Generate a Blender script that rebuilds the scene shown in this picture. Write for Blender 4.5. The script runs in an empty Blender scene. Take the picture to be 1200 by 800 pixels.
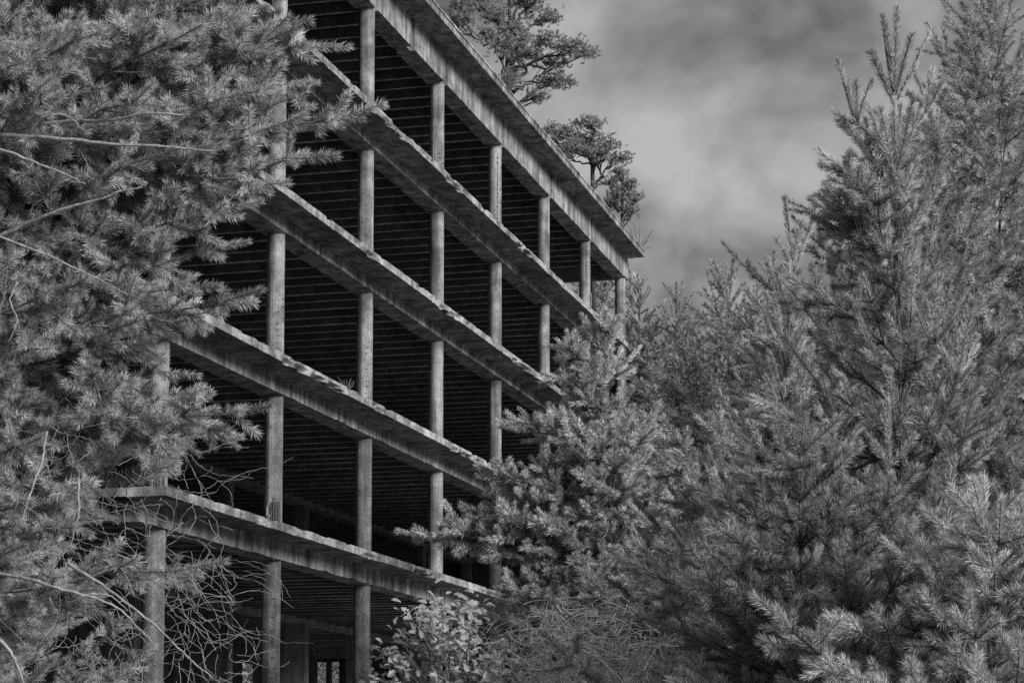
import bpy, math, random
import numpy as np
from mathutils import Vector, noise as mnoise

# ------------------------------------------------------------------ camera, sky, sun, exposure
SC = bpy.context.scene
COL = SC.collection
CAM = np.array([-33.576, -15.076, 1.6])
F, PY, YAW, PIT = 2547.58, 650.0, 0.258749, 0.1029356      # focal length in 1200-wide pixels, principal row, heading, tilt
FW = np.array([math.cos(YAW) * math.cos(PIT), math.sin(YAW) * math.cos(PIT), math.sin(PIT)])
RT = np.array([math.sin(YAW), -math.cos(YAW), 0.0])
UPV = np.cross(RT, FW)
cd = bpy.data.cameras.new('camera'); cam = bpy.data.objects.new('camera', cd); COL.objects.link(cam)
cam.location = CAM
cam.rotation_euler = Vector(FW).to_track_quat('-Z', 'Y').to_euler()
cd.sensor_width = 36.0; cd.lens = 36.0 * F / 1200.0
cd.shift_y = (PY - 400.0) / 1200.0
cd.clip_start = 0.1; cd.clip_end = 3000
SC.camera = cam

SUN_DIR = Vector((-0.46, -0.84, 0.32)).normalized()        # towards the sun
sd = bpy.data.lights.new('sun', 'SUN'); sun = bpy.data.objects.new('sun', sd); COL.objects.link(sun)
sd.energy = 4.0; sd.angle = math.radians(22); sd.color = (1, 1, 1)
sun.rotation_euler = SUN_DIR.to_track_quat('Z', 'Y').to_euler()

W = bpy.data.worlds.new('World'); SC.world = W; W.use_nodes = True
nt = W.node_tree; nt.nodes.clear()
def N(t, typ, **kw):
    n = t.nodes.new(typ)
    for k, v in kw.items(): setattr(n, k, v)
    return n
sky = N(nt, 'ShaderNodeTexSky', sky_type='NISHITA'); sky.sun_disc = False
sky.sun_elevation = math.asin(SUN_DIR.z); sky.sun_rotation = math.atan2(SUN_DIR.x, SUN_DIR.y)
bw = N(nt, 'ShaderNodeRGBToBW'); nt.links.new(sky.outputs[0], bw.inputs[0])
veil = N(nt, 'ShaderNodeMix', data_type='FLOAT'); veil.inputs[0].default_value = 0.85     # cloud cover over the clear sky
nt.links.new(bw.outputs[0], veil.inputs[2]); veil.inputs[3].default_value = 4.2
tc = N(nt, 'ShaderNodeTexCoord')
mp = N(nt, 'ShaderNodeMapping'); mp.inputs['Location'].default_value = (3.322, 1.362, 1.543); mp.inputs['Scale'].default_value = (1, 1, 1.5)
nt.links.new(tc.outputs['Generated'], mp.inputs[0])
nz = N(nt, 'ShaderNodeTexNoise'); nz.inputs['Scale'].default_value = 10.0; nz.inputs['Detail'].default_value = 4.0; nz.inputs['Roughness'].default_value = 0.5; nz.inputs['Distortion'].default_value = 0.35
nt.links.new(mp.outputs[0], nz.inputs['Vector'])
rp = N(nt, 'ShaderNodeMapRange'); rp.inputs[1].default_value = 0.36; rp.inputs[2].default_value = 0.64; rp.inputs[3].default_value = 0.30; rp.inputs[4].default_value = 1.0
nt.links.new(nz.outputs[0], rp.inputs[0])
ml = N(nt, 'ShaderNodeMath', operation='MULTIPLY'); nt.links.new(veil.outputs[0], ml.inputs[0]); nt.links.new(rp.outputs[0], ml.inputs[1])
bg = N(nt, 'ShaderNodeBackground'); bg.inputs['Strength'].default_value = 0.072
nt.links.new(ml.outputs[0], bg.inputs[0])
wo = N(nt, 'ShaderNodeOutputWorld'); nt.links.new(bg.outputs[0], wo.inputs[0])

SC.view_settings.view_transform = 'Standard'; SC.view_settings.look = 'None'
SC.view_settings.exposure = 0.75; SC.view_settings.gamma = 1.0
SC.render.engine = 'CYCLES'
cy = SC.cycles
cy.max_bounces = 5; cy.diffuse_bounces = 3; cy.glossy_bounces = 2; cy.transmission_bounces = 3; cy.transparent_max_bounces = 4
cy.use_denoising = False

# ------------------------------------------------------------------ helpers
def at(x, y, d): return CAM + d * (FW + RT * (x - 600) / F + UPV * (PY - y) / F)
def proj(P):
    D = np.asarray(P, float) - CAM; z = D @ FW
    z = np.where(np.abs(z) < 1e-3, 1e-3, z)
    return 600 + F * (D @ RT) / z, PY - F * (D @ UPV) / z, z
def in_view(P, m=160):
    x, y, z = proj(P)
    return (z > 1) & (x > -m) & (x < 1200 + m) & (y > -m) & (y < 800 + m)
def nrm(v): return v / (np.linalg.norm(v) + 1e-12)
def ground_z(x, y):
    t = min(max((x + 26) / 22.0, 0), 1); t = t * t * (3 - 2 * t)
    return 1.0 * t + 0.12 * mnoise.noise(Vector((x * .2, y * .2, 0)))

def link(name, me, mat=None, parent=None):
    o = bpy.data.objects.new(name, me); COL.objects.link(o)
    if mat and me is not None and not me.materials: me.materials.append(mat)
    if parent: o.parent = parent
    return o
def pymesh(name, v, f, smooth=False):
    me = bpy.data.meshes.new(name); me.from_pydata([tuple(p) for p in v], [], f); me.update()
    if smooth: me.polygons.foreach_set('use_smooth', [True] * len(me.polygons))
    return me
def npmesh(name, V, FACES, k, smooth=False):
    me = bpy.data.meshes.new(name); n = len(FACES)
    me.vertices.add(len(V)); me.vertices.foreach_set('co', np.ascontiguousarray(V, np.float32).ravel())
    me.loops.add(n * k); me.loops.foreach_set('vertex_index', np.ascontiguousarray(FACES, np.int32).ravel())
    me.polygons.add(n); me.polygons.foreach_set('loop_start', np.arange(0, n * k, k, dtype=np.int32))
    me.update(calc_edges=True)
    if smooth: me.polygons.foreach_set('use_smooth', np.ones(n, bool))
    return me
def tag(o, label=None, cat=None, group=None, kind=None):
    if label: o['label'] = label
    if cat: o['category'] = cat
    if group: o['group'] = group
    if kind: o['kind'] = kind
    return o
def empty(name, loc):
    o = bpy.data.objects.new(name, None); COL.objects.link(o); o.location = loc; o.empty_display_size = .2
    bpy.context.view_layer.update() if False else None
    return o
def under(o, parent):
    """parent a mesh built in world coordinates under an Empty that stands at the thing's base"""
    o.parent = parent; o.location = [-c for c in parent.location]; return o

def box(x0, x1, y0, y1, z0, z1):
    v = [(x0, y0, z0), (x1, y0, z0), (x1, y1, z0), (x0, y1, z0), (x0, y0, z1), (x1, y0, z1), (x1, y1, z1), (x0, y1, z1)]
    f = [(0, 3, 2, 1), (4, 5, 6, 7), (0, 1, 5, 4), (1, 2, 6, 5), (2, 3, 7, 6), (3, 0, 4, 7)]
    return v, f

# ------------------------------------------------------------------ materials (the photograph is black and white: neutral greys)
def mat_base(name, rough=0.9, spec=0.25):
    m = bpy.data.materials.new(name); m.use_nodes = True
    t = m.node_tree; b = t.nodes['Principled BSDF']; b.inputs['Roughness'].default_value = rough
    b.inputs['Specular IOR Level'].default_value = spec
    return m, t, b
def concrete(name, lo, hi, streak=0.5, bump=0.5, moss=0.0):
    m, t, b = mat_base(name, .92, .15)
    g = N(t, 'ShaderNodeNewGeometry'); L = t.links.new
    n1 = N(t, 'ShaderNodeTexNoise'); n1.inputs['Scale'].default_value = 1.9; n1.inputs['Detail'].default_value = 9; n1.inputs['Roughness'].default_value = .65
    L(g.outputs['Position'], n1.inputs['Vector'])
    r1 = N(t, 'ShaderNodeMapRange'); r1.inputs[1].default_value = .38; r1.inputs[2].default_value = .62; r1.inputs[3].default_value = lo; r1.inputs[4].default_value = hi
    L(n1.outputs[0], r1.inputs[0])
    mpp = N(t, 'ShaderNodeMapping'); mpp.inputs['Scale'].default_value = (5.0, 5.0, .45); L(g.outputs['Position'], mpp.inputs[0])
    n2 = N(t, 'ShaderNodeTexNoise'); n2.inputs['Scale'].default_value = 1.0; n2.inputs['Detail'].default_value = 5; L(mpp.outputs[0], n2.inputs['Vector'])
    r2 = N(t, 'ShaderNodeMapRange'); r2.inputs[1].default_value = .42; r2.inputs[2].default_value = .62; r2.inputs[3].default_value = 1.0; r2.inputs[4].default_value = 1.0 - streak
    L(n2.outputs[0], r2.inputs[0])
    n3 = N(t, 'ShaderNodeTexNoise'); n3.inputs['Scale'].default_value = 34; n3.inputs['Detail'].default_value = 6; n3.inputs['Roughness'].default_value = .7; L(g.outputs['Position'], n3.inputs['Vector'])
    r3 = N(t, 'ShaderNodeMapRange'); r3.inputs[1].default_value = .33; r3.inputs[2].default_value = .66; r3.inputs[3].default_value = .42; r3.inputs[4].default_value = 1.12; L(n3.outputs[0], r3.inputs[0])
    m1 = N(t, 'ShaderNodeMath', operation='MULTIPLY'); L(r1.outputs[0], m1.inputs[0]); L(r2.outputs[0], m1.inputs[1])
    m2 = N(t, 'ShaderNodeMath', operation='MULTIPLY'); L(m1.outputs[0], m2.inputs[0]); L(r3.outputs[0], m2.inputs[1])
    L(m2.outputs[0], b.inputs['Base Color'])
    bp = N(t, 'ShaderNodeBump'); bp.inputs['Strength'].default_value = bump; bp.inputs['Distance'].default_value = .02
    L(n3.outputs[0], bp.inputs['Height']); L(bp.outputs[0], b.inputs['Normal'])
    return m
def plain(name, lo, hi, scale=8, rough=.9, bump=.4, spec=.2):
    m, t, b = mat_base(name, rough, spec); L = t.links.new
    g = N(t, 'ShaderNodeNewGeometry')
    n1 = N(t, 'ShaderNodeTexNoise'); n1.inputs['Scale'].default_value = scale; n1.inputs['Detail'].default_value = 6; L(g.outputs['Position'], n1.inputs['Vector'])
    r1 = N(t, 'ShaderNodeMapRange'); r1.inputs[1].default_value = .35; r1.inputs[2].default_value = .65; r1.inputs[3].default_value = lo; r1.inputs[4].default_value = hi; L(n1.outputs[0], r1.inputs[0])
    L(r1.outputs[0], b.inputs['Base Color'])
    bp = N(t, 'ShaderNodeBump'); bp.inputs['Strength'].default_value = bump; bp.inputs['Distance'].default_value = .02
    L(n1.outputs[0], bp.inputs['Height']); L(bp.outputs[0], b.inputs['Normal'])
    return m
def leafy(name, lo, hi, trans=.3, rough=.5, spec=.35, shoot=False):
    """needle or leaf surface: grey by clump noise and by tints (random, shoot age, painted crown shade), lets some light through"""
    m, t, b = mat_base(name, rough, spec); L = t.links.new
    g = N(t, 'ShaderNodeNewGeometry')
    n1 = N(t, 'ShaderNodeTexNoise'); n1.inputs['Scale'].default_value = 2.2; n1.inputs['Detail'].default_value = 3; L(g.outputs['Position'], n1.inputs['Vector'])
    r1 = N(t, 'ShaderNodeMapRange'); r1.inputs[1].default_value = .35; r1.inputs[2].default_value = .65; r1.inputs[3].default_value = lo; r1.inputs[4].default_value = hi; L(n1.outputs[0], r1.inputs[0])
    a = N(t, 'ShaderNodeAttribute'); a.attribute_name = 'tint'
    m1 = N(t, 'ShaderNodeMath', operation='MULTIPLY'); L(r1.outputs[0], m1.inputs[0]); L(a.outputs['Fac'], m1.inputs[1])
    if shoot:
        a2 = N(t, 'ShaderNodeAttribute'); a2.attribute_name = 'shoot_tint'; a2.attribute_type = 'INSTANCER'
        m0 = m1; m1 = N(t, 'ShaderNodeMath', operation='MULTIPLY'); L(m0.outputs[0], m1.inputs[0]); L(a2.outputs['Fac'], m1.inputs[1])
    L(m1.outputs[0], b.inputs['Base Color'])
    tr = N(t, 'ShaderNodeBsdfTranslucent'); L(m1.outputs[0], tr.inputs[0])
    mx = N(t, 'ShaderNodeMixShader'); mx.inputs[0].default_value = trans
    L(b.outputs[0], mx.inputs[1]); L(tr.outputs[0], mx.inputs[2])
    L(mx.outputs[0], t.nodes['Material Output'].inputs['Surface'])
    return m

M_COL = concrete('column_concrete', .14, .32, .5, .5)
M_BEAM = concrete('beam_concrete', .15, .36, .6, .5)
M_SLAB = concrete('slab_concrete', .11, .33, .5, .7)
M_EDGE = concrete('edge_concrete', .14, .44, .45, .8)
M_RIB_LIT = concrete('rib_lit_concrete', .24, .46, .35, .4)  # rib undersides, made brighter to look lit
M_RIB_SHADE = concrete('rib_side_shade', .09, .16, .3, .4)  # same ribs, shade of the side faces put into the colour
M_WALL = concrete('darkened_wall', .05, .10, .4, .4)  # wall concrete darkened: the interior gloom is put into its colour
M_COFFER_SHADE = concrete('coffer_shade', .015, .04, .3, .4)  # shade of the recesses between the ribs, painted near black
M_DARK = concrete('inner_concrete', .13, .24, .4, .4)
M_RUST = plain('rusty_steel', .03, .09, 30)
M_GROUND = plain('forest_floor', .22, .38, 3.0)
M_BARK = plain('bark', .07, .20, 22, .95, .8)
M_BARKD = plain('dark_bark', .035, .10, 18, .95, .8)
M_BARKO = plain('old_bark', .02, .055, 18, .95, .8)
M_TWIG = plain('pale_twig', .13, .25, 30)
M_NEED = leafy('pine_needles', .25, .37, .25, shoot=True)
M_NEEDF = leafy('far_pine_needles', .21, .31, .25, shoot=True)
M_OAK = leafy('oak_leaves', .18, .30, .3, .45)
M_BIRCH = leafy('birch_leaves', .28, .42, .3, .4)
M_BROOM = leafy('dry_stems', .24, .40, .1, .7)

# ------------------------------------------------------------------ ground
xs = np.concatenate([np.linspace(-600, -60, 8), np.linspace(-50, 70, 61), np.linspace(90, 900, 10)])
ys = np.concatenate([np.linspace(-700, -60, 8), np.linspace(-50, 50, 51), np.linspace(60, 700, 8)])
gv = [(x, y, ground_z(x, y)) for y in ys for x in xs]
nx = len(xs)
gf = [(j * nx + i, j * nx + i + 1, (j + 1) * nx + i + 1, (j + 1) * nx + i) for j in range(len(ys) - 1) for i in range(nx - 1)]
tag(link('ground', pymesh('ground', gv, gf, True), M_GROUND), kind='structure')

# ------------------------------------------------------------------ the concrete building
BAY = 5.399
BB = [2.5767 + 3.2 * k for k in range(6)]                 # beam undersides; BB[1] first floor .. BB[5] roof
SOF = [0, .34, .27, .22, .18, .695]                       # soffit of the cantilever above the beam underside
THK = .155
XL, XR = -13.0, 38.05
YB = 10.9
random.seed(5)
bld = empty('concrete_building', (12.0, 5.4, 1.0))
tag(bld, 'derelict unfinished concrete building with open storeys and round columns between the pines', 'building')

def column_mesh(r, z0, z1, spalls=(), seed=0, n=20, lean=0.0):
    rnd = random.Random(seed)
    H = z1 - z0; m = max(10, int(H / .09))
    v, f = [], []
    ph = rnd.random() * 6.28
    facet = [1 + rnd.uniform(-.018, .018) for _ in range(n)]
    for j in range(m + 1):
        z = z0 + H * j / m
        for i in range(n):
            a = 2 * math.pi * i / n + ph
            rr = r * facet[i] * (1 + .012 * mnoise.noise(Vector((math.cos(a) * 2, math.sin(a) * 2, z * 2 + seed))))
            for (a0, aw, s0, s1, dep) in spalls:
                da = (a - a0 + math.pi) % (2 * math.pi) - math.pi
                u = (z - z0) / H
                edge = .35 * mnoise.noise(Vector((a * 3, z * 6, seed)))
                if abs(da) < aw * (1 + edge) and s0 - .02 * edge < u < s1 + .04 * edge:
                    rr = min(rr, r * (1 - dep * (1 + .5 * mnoise.noise(Vector((a * 5, z * 14, 3))))))
            v.append((rr * math.cos(a), rr * math.sin(a), z))
    for j in range(m):
        for i in range(n):
            k = (i + 1) % n
            f.append((j * n + i, j * n + k, (j + 1) * n + k, (j + 1) * n + i))
    f.append(tuple(range(n - 1, -1, -1))); f.append(tuple(m * n + i for i in range(n)))
    return pymesh('column', v, f)

def tube_arrays(pts, rad, k):
    pts = np.asarray(pts, float); n = len(pts)
    d = np.gradient(pts, axis=0); d /= (np.linalg.norm(d, axis=1)[:, None] + 1e-9)
    ref = np.array([0, 0, 1.0]) if abs(d[0][2]) < .9 else np.array([1.0, 0, 0])
    u = np.cross(d, ref); u /= (np.linalg.norm(u, axis=1)[:, None] + 1e-9); w = np.cross(d, u)
    a = np.arange(k) * 2 * math.pi / k
    V = pts[:, None, :] + np.asarray(rad)[:, None, None] * (np.cos(a)[None, :, None] * u[:, None, :] + np.sin(a)[None, :, None] * w[:, None, :])
    idx = np.arange(n * k).reshape(n, k); nxt = np.roll(idx, -1, axis=1)
    Q = np.stack([idx[:-1], nxt[:-1], nxt[1:], idx[1:]], -1).reshape(-1, 4)
    return V.reshape(-1, 3), Q
def tubes_mesh(name, polys, sides=None):
    Vs, Qs, o = [], [], 0
    for pts, rad in polys:
        rm = max(rad); k = sides or (9 if rm > .06 else 6 if rm > .018 else 4 if rm > .007 else 3)
        V, Q = tube_arrays(pts, rad, k); Vs.append(V); Qs.append(Q + o); o += len(V)
    return npmesh(name, np.concatenate(Vs), np.concatenate(Qs), 4, True)

RADIUS = .176
# towards the lens on a column: the angle that faces the camera is about 197 degrees, the open side 270 degrees
CAMA, OUTA = math.radians(200), math.radians(262)
spall_of = {
    (1, 1): [(math.radians(215), .75, .0, .24, .28)],      # column B above the first floor: foot burst open
    (0, 1): [(math.radians(230), .9, .0, .3, .25)],
    (2, 0): [(math.radians(235), .6, .0, .33, .25)],
    (0, 0): [(math.radians(230), .8, .0, .42, .2)],
    (2, 2): [(math.radians(222), .30, .04, .26, .10), (math.radians(268), .16, .02, .6, .1)],
    (1, 2): [(math.radians(268), .15, .05, .62, .1)],
    (1, 3): [(math.radians(262), .3, .2, .5, .1)],
    (4, 4): [(math.radians(235), .35, .0, .97, .14)],
    (3, 4): [(math.radians(225), .5, .3, 1., .08), (math.radians(258), .2, .05, .4, .12)],
    (6, 4): [(math.radians(220), .45, .58, 1., .16)],
    (1, 0): [(math.radians(215), .28, .40, .9, .10)],
    (3, 2): [(math.radians(225), .4, .0, .08, .15)],
    (2, 3): [(math.radians(262), .35, .1, .22, .12)],
}
rebar_of = {(1, 1): ('rod', 0, .24), (0, 1): ('rod', 0, .3), (2, 0): ('rod', 0, .33), (0, 0): ('rod', 0, .42), (2, 2): ('tick', .04, .62), (1, 2): ('tick', .05, .62),
            (4, 4): ('tick', .02, .9), (1, 0): ('tick', .42, .88), (6, 4): ('tick', .6, .97), (3, 4): ('tick', .05, .4)}
cap_z = {}
for s in range(5):                                         # storey s stands between floor s and floor s+1
    z0 = 0.75 if s == 0 else BB[s] + SOF[s] + THK - .02
    z1 = BB[s + 1] + .01
    for i in range(-2, 8):
        if i < 0 and s == 0: zz0, zz1 = .75, BB[1] + .5
        else: zz0, zz1 = z0, z1
        key = (i, s); x = i * BAY
        me = column_mesh(RADIUS * (1.03 if s == 0 else 1), zz0, zz1, spall_of.get(key, ()), seed=i * 7 + s * 31 + 3)
        c = under(link('column', me, M_COL), bld); c.location.x += x - (.05 if s == 0 else 0)
        if key in rebar_of:
            kind, u0, u1 = rebar_of[key]; H = zz1 - zz0; polys = []
            if kind == 'rod':
                for a in np.radians([185, 205, 222, 240, 255]):
                    r = RADIUS * .87
                    zs = np.linspace(zz0 + .01, zz0 + H * u1, 6)
                    polys.append(([(r * math.cos(a + .02 * math.sin(z * 9)), r * math.sin(a + .02 * math.sin(z * 9)), z) for z in zs], [.009] * 6))
                for z in np.arange(zz0 + .1, zz0 + H * u1, .22):
                    aa = np.radians(np.linspace(180, 260, 7)); polys.append(([(RADIUS * .89 * math.cos(a), RADIUS * .89 * math.sin(a), z + .01 * math.sin(a * 4)) for a in aa], [.005] * 7))
            else:
                rnd = random.Random(i * 5 + s)
                z = zz0 + H * u0
                while z < zz0 + H * u1:
                    if rnd.random() < .8:
                        a0 = math.radians(rnd.choice([215, 222, 256, 262]) + rnd.uniform(-4, 4)); aw = rnd.uniform(.12, .26)
                        aa = np.linspace(a0 - aw, a0 + aw, 5)
                        polys.append(([((RADIUS + .001) * math.cos(a), (RADIUS + .001) * math.sin(a), z) for a in aa], [.007] * 5))
                    z += rnd.uniform(.09, .15)
                for a in (np.radians([218, 262]) if key == (4, 4) else ()):
                    polys.append(([((RADIUS - .004) * math.cos(a), (RADIUS - .004) * math.sin(a), z) for z in np.linspace(zz0 + H * u0, zz0 + H * u1, 8)], [.006] * 8))
            rb = link('exposed_rebar', tubes_mesh('exposed_rebar', polys, 5), M_RUST, c); tag(rb, kind='stuff')

def rough_slab(x0, x1, y0, y1, z0, z1, step=.10, chip=.05, seed=0, drop=0.0):
    """cantilever slab: a strip with a weathered, chipped outer edge at y0"""
    n = max(2, int((x1 - x0) / step)); v, f = [], []
    th = z1 - z0
    prof = [(1.0, 0, 0), (.55, 0, 0), (.12, 0, 0), (0, .0, 0), (0, .28, 1), (0, .62, 1), (0, 1, 1), (.10, 1, 0), (.5, 1, 0), (1, 1, 0)]
    for i in range(n + 1):
        x = x0 + (x1 - x0) * i / n
        big = max(0, mnoise.noise(Vector((x * .45, seed * 3.1, 0))) - .08) * 1.5; calm = .25 + .75 * max(0, mnoise.noise(Vector((x * .3, seed * 7.7, 4))) + .3)
        for k, (ty, tz, e) in enumerate(prof):
            y = y0 + (y1 - y0) * ty; z = z0 + th * tz
            jn = mnoise.noise(Vector((x * 2.3, k * 1.7, seed))); jf = calm * mnoise.noise(Vector((x * 5.0, k * 3.3, seed + 9)))
            if ty < .2:
                if k in (3, 4): y += chip * (.35 * abs(jf) + 2.2 * big * max(0, jn + .4)); z += th * (.10 * jf + 1.3 * big * max(0, jn) if k == 3 else .06 * jf)
                elif k in (5, 6): y += chip * (.25 * abs(jf) + .9 * max(0, jn - .25)); z += th * (.05 * jf - (.5 * max(0, jn - .3) if k == 6 else 0))
                else: z += .012 * jf
            elif k in (0, 1): z += .012 * jn + .006 * jf
            v.append((x, y, z))
    m = len(prof)
    for i in range(n):
        for k in range(m):
            k2 = (k + 1) % m
            f.append((i * m + k, (i + 1) * m + k, (i + 1) * m + k2, i * m + k2))
    f.append(tuple(range(m))); f.append(tuple(n * m + k for k in range(m - 1, -1, -1)))
    return pymesh('slab', v, f)

YO = -.92
RIB_STEP = .79
rib_data = {}
def rib_mesh(y1):
    if y1 not in rib_data:
        rnd = random.Random(int(y1 * 10)); ys_ = np.linspace(.26, y1, 9)
        v, f = [], []
        for y in ys_:
            w = .065
            v += [(-w, y, .23), (-w * .8, y, .0 + rnd.uniform(-.006, .006)), (w * .8, y, .0 + rnd.uniform(-.006, .006)), (w, y, .23)]
        for i in range(len(ys_) - 1):
            for k in range(3): f.append((i * 4 + k, i * 4 + k + 1, (i + 1) * 4 + k + 1, (i + 1) * 4 + k))
        f += [(0, 3, 2, 1), tuple(len(v) - 4 + q for q in (0, 1, 2, 3))]
        rib_data[y1] = pymesh('rib', v, f); rib_data[y1].materials.append(M_RIB_SHADE); rib_data[y1].materials.append(M_RIB_LIT)
        for p in rib_data[y1].polygons: p.material_index = 1 if abs(p.normal.z) > .7 else 0  # bright undersides, dark sides: light and shade painted by face
    return rib_data[y1]

for k in range(1, 6):
    zb = BB[k]; so = zb + SOF[k]; top = so + THK
    x0 = -1.68 if k == 1 else XL
    rmin = zb + (.11 if k < 5 else .36)                    # underside of the ribs
    sl_u = rmin + .22
    if k < 5:
        name = 'floor_slab'; xe = 34.75
        me = rough_slab(x0, xe, YO, -.235, so, top, seed=k * 1.37, chip=.16)
    else:
        name = 'roof_slab'; xe = 37.72; top = so + .20
        me = rough_slab(x0, xe, -.88, -.235, so, so + .165, seed=9.3, chip=.02)
    # deck over the ribs, one mesh with the cantilever kept apart as its own part below
    v, f = box(x0 + .01, XR, -.232, YB, max(sl_u, so + .01), top - .003)
    deck = under(link(name, pymesh(name, v, f), M_SLAB), bld); deck.data.materials.append(M_COFFER_SHADE); deck.data.polygons[0].material_index = 1  # deck underside gets the painted coffer shade
    ed = under(link('cantilever_slab' if k < 5 else 'roof_overhang', me, M_EDGE if k < 5 else M_SLAB), bld)
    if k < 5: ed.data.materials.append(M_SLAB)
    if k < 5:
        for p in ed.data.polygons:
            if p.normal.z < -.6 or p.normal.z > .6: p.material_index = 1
    else:
        v, f = box(x0, xe + .02, -.905, -.60, so + .168, so + .215)
        cp = link('roof_capping', pymesh('roof_capping', v, f), M_EDGE, ed)
        v, f = box(x0, xe - .01, -.46, -.42, so - .03, so - .003)
        link('drip_strip', pymesh('drip_strip', v, f), M_SLAB, ed)
    # edge beams, bay by bay
    for i in range(-3, 7):
        xa, xb = i * BAY, (i + 1) * BAY
        if k == 1 and i < 0: continue
        if i == -3: xa = XL
        if i == 6: xb = XR
        if k == 1 and i == 0: xa = -1.2
        gaps = [(xa, xb)]
        if k == 5:
            g = .10; gaps = [(xa + g, xb - g)] if i != 6 else [(xa + g, xb)]
            if i == 2: gaps = [(xa + g, xa + 2.55), (xa + 2.83, xb - g)]
        for (a, b) in gaps:
            n = max(3, int((b - a) / .12)); v, f = [], []
            hz = so - zb
            prof = [(-.235, 1), (-.235, .5), (-.235, .0), (-.06, .0), (.235, .0), (.235, 1)]
            for j in range(n + 1):
                x = a + (b - a) * j / n
                ch = max(0, mnoise.noise(Vector((x * 1.1, k * 5.0, 2))) - .1) * (1.0 if k == 5 else .5)
                for q, (y, t) in enumerate(prof):
                    jf = mnoise.noise(Vector((x * 6, q * 2.0, k)))
                    yy = y + .004 * jf; zz = zb + (hz + .012) * t
                    if q == 2: zz += .22 * ch * max(0, jf + .5) + .008 * jf; yy += .10 * ch * max(0, jf + .3)
                    if q == 3: zz += .08 * ch * max(0, jf) + .006 * jf
                    v.append((x, yy, zz))
            m = len(prof)
            for j in range(n):
                for q in range(m):
                    q2 = (q + 1) % m
                    f.append((j * m + q, (j + 1) * m + q, (j + 1) * m + q2, j * m + q2))
            f.append(tuple(range(m))); f.append(tuple(n * m + q for q in range(m - 1, -1, -1)))
            me = pymesh('edge_beam', v, f)
            under(link('edge_beam', me, M_BEAM), bld)
    if k == 5:
        for i in range(-2, 7):                              # dark recessed joint behind the gaps
            v, f = box(i * BAY - .13, i * BAY + .13, -.10, .20, zb + .012, so - .003)
            under(link('beam_joint', pymesh('beam_joint', v, f), M_DARK), bld)
        v, f = box(2 * BAY + 2.5, 2 * BAY + 2.9, -.1, .2, zb + .012, so - .003); under(link('beam_joint', pymesh('beam_joint', v, f), M_DARK), bld)
    # inner beam and the ribs
    v, f = box(x0 + .02, XR - .25, 5.24, 5.60, zb, sl_u - .004)
    under(link('inner_beam', pymesh('inner_beam', v, f), M_DARK), bld)
    v, f = box(XR - .24, XR - .02, .245, YB, zb + .04, sl_u + .05)
    under(link('end_beam', pymesh('end_beam', v, f), M_DARK), bld)
    x = (x0 + .3) if k > 1 else -1.3
    j = 0
    while x < XR - .4:
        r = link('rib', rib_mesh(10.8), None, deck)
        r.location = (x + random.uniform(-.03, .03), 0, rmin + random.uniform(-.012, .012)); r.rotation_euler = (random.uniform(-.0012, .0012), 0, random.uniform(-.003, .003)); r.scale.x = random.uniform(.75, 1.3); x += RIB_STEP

# inner columns, back wall and end walls
for s in range(5):
    z0 = .75 if s == 0 else BB[s] + SOF[s] + THK - .02
    for i in range(-2, 8):
        x = i * BAY
        wx, ya, yb = (.16, 5.27, 5.57) if s else (.16, 5.25, 5.95)
        v, f = box(x - wx, x + wx, ya, yb, z0, BB[s + 1] + .012)
        under(link('inner_column', pymesh('inner_column', v, f), M_DARK), bld)
def at_y(px, py, Y):
    d = FW + RT * (px - 600) / F + UPV * (PY - py) / F; t = (Y - CAM[1]) / d[1]; return CAM + t * d
ztop = 19.47
# back wall in pieces so that the ground storey keeps its openings
o = [(at_y(a, 790, YB)[0], at_y(b, 790, YB)[0]) for a, b in ((284, 306),)]
zo = at_y(294, 776, YB)[2]
xp = XL
for a, b in o:
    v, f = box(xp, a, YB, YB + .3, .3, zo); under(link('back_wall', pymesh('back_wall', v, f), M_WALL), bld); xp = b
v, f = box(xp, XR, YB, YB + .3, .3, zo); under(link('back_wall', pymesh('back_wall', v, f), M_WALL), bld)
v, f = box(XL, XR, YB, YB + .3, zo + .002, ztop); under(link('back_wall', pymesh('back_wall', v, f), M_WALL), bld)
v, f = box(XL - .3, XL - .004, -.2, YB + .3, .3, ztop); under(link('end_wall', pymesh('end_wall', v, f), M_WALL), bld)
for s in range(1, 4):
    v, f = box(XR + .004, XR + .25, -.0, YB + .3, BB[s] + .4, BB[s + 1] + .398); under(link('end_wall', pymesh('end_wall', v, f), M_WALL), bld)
# the ground storey's end wall keeps two openings to the wood beyond
def at_x(px, py, X):
    d = FW + RT * (px - 600) / F + UPV * (PY - py) / F; t = (X - CAM[0]) / d[0]; return CAM + t * d
XW = XR + .004
ze = at_x(375, 775, XW)[2]; yp = 0.0
oy = sorted((at_x(b, 790, XW)[1], at_x(a, 790, XW)[1]) for a, b in ((357, 382), (386.5, 397.5)))
for a, b in oy:
    v, f = box(XW, XW + .25, yp, a, .3, ze); under(link('end_wall', pymesh('end_wall', v, f), M_WALL), bld); yp = b
v, f = box(XW, XW + .25, yp, max(yp + .1, YB + .3), .3, ze); under(link('end_wall', pymesh('end_wall', v, f), M_WALL), bld)
v, f = box(XW, XW + .25, 0, YB + .3, ze + .002, BB[1] + .398); under(link('end_wall', pymesh('end_wall', v, f), M_WALL), bld)
print('END OPENINGS', oy, ze, o, zo)
v, f = box(XL, XR, -.3, YB - .01, .55, .85); under(link('ground_slab', pymesh('ground_slab', v, f), M_SLAB), bld)

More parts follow.
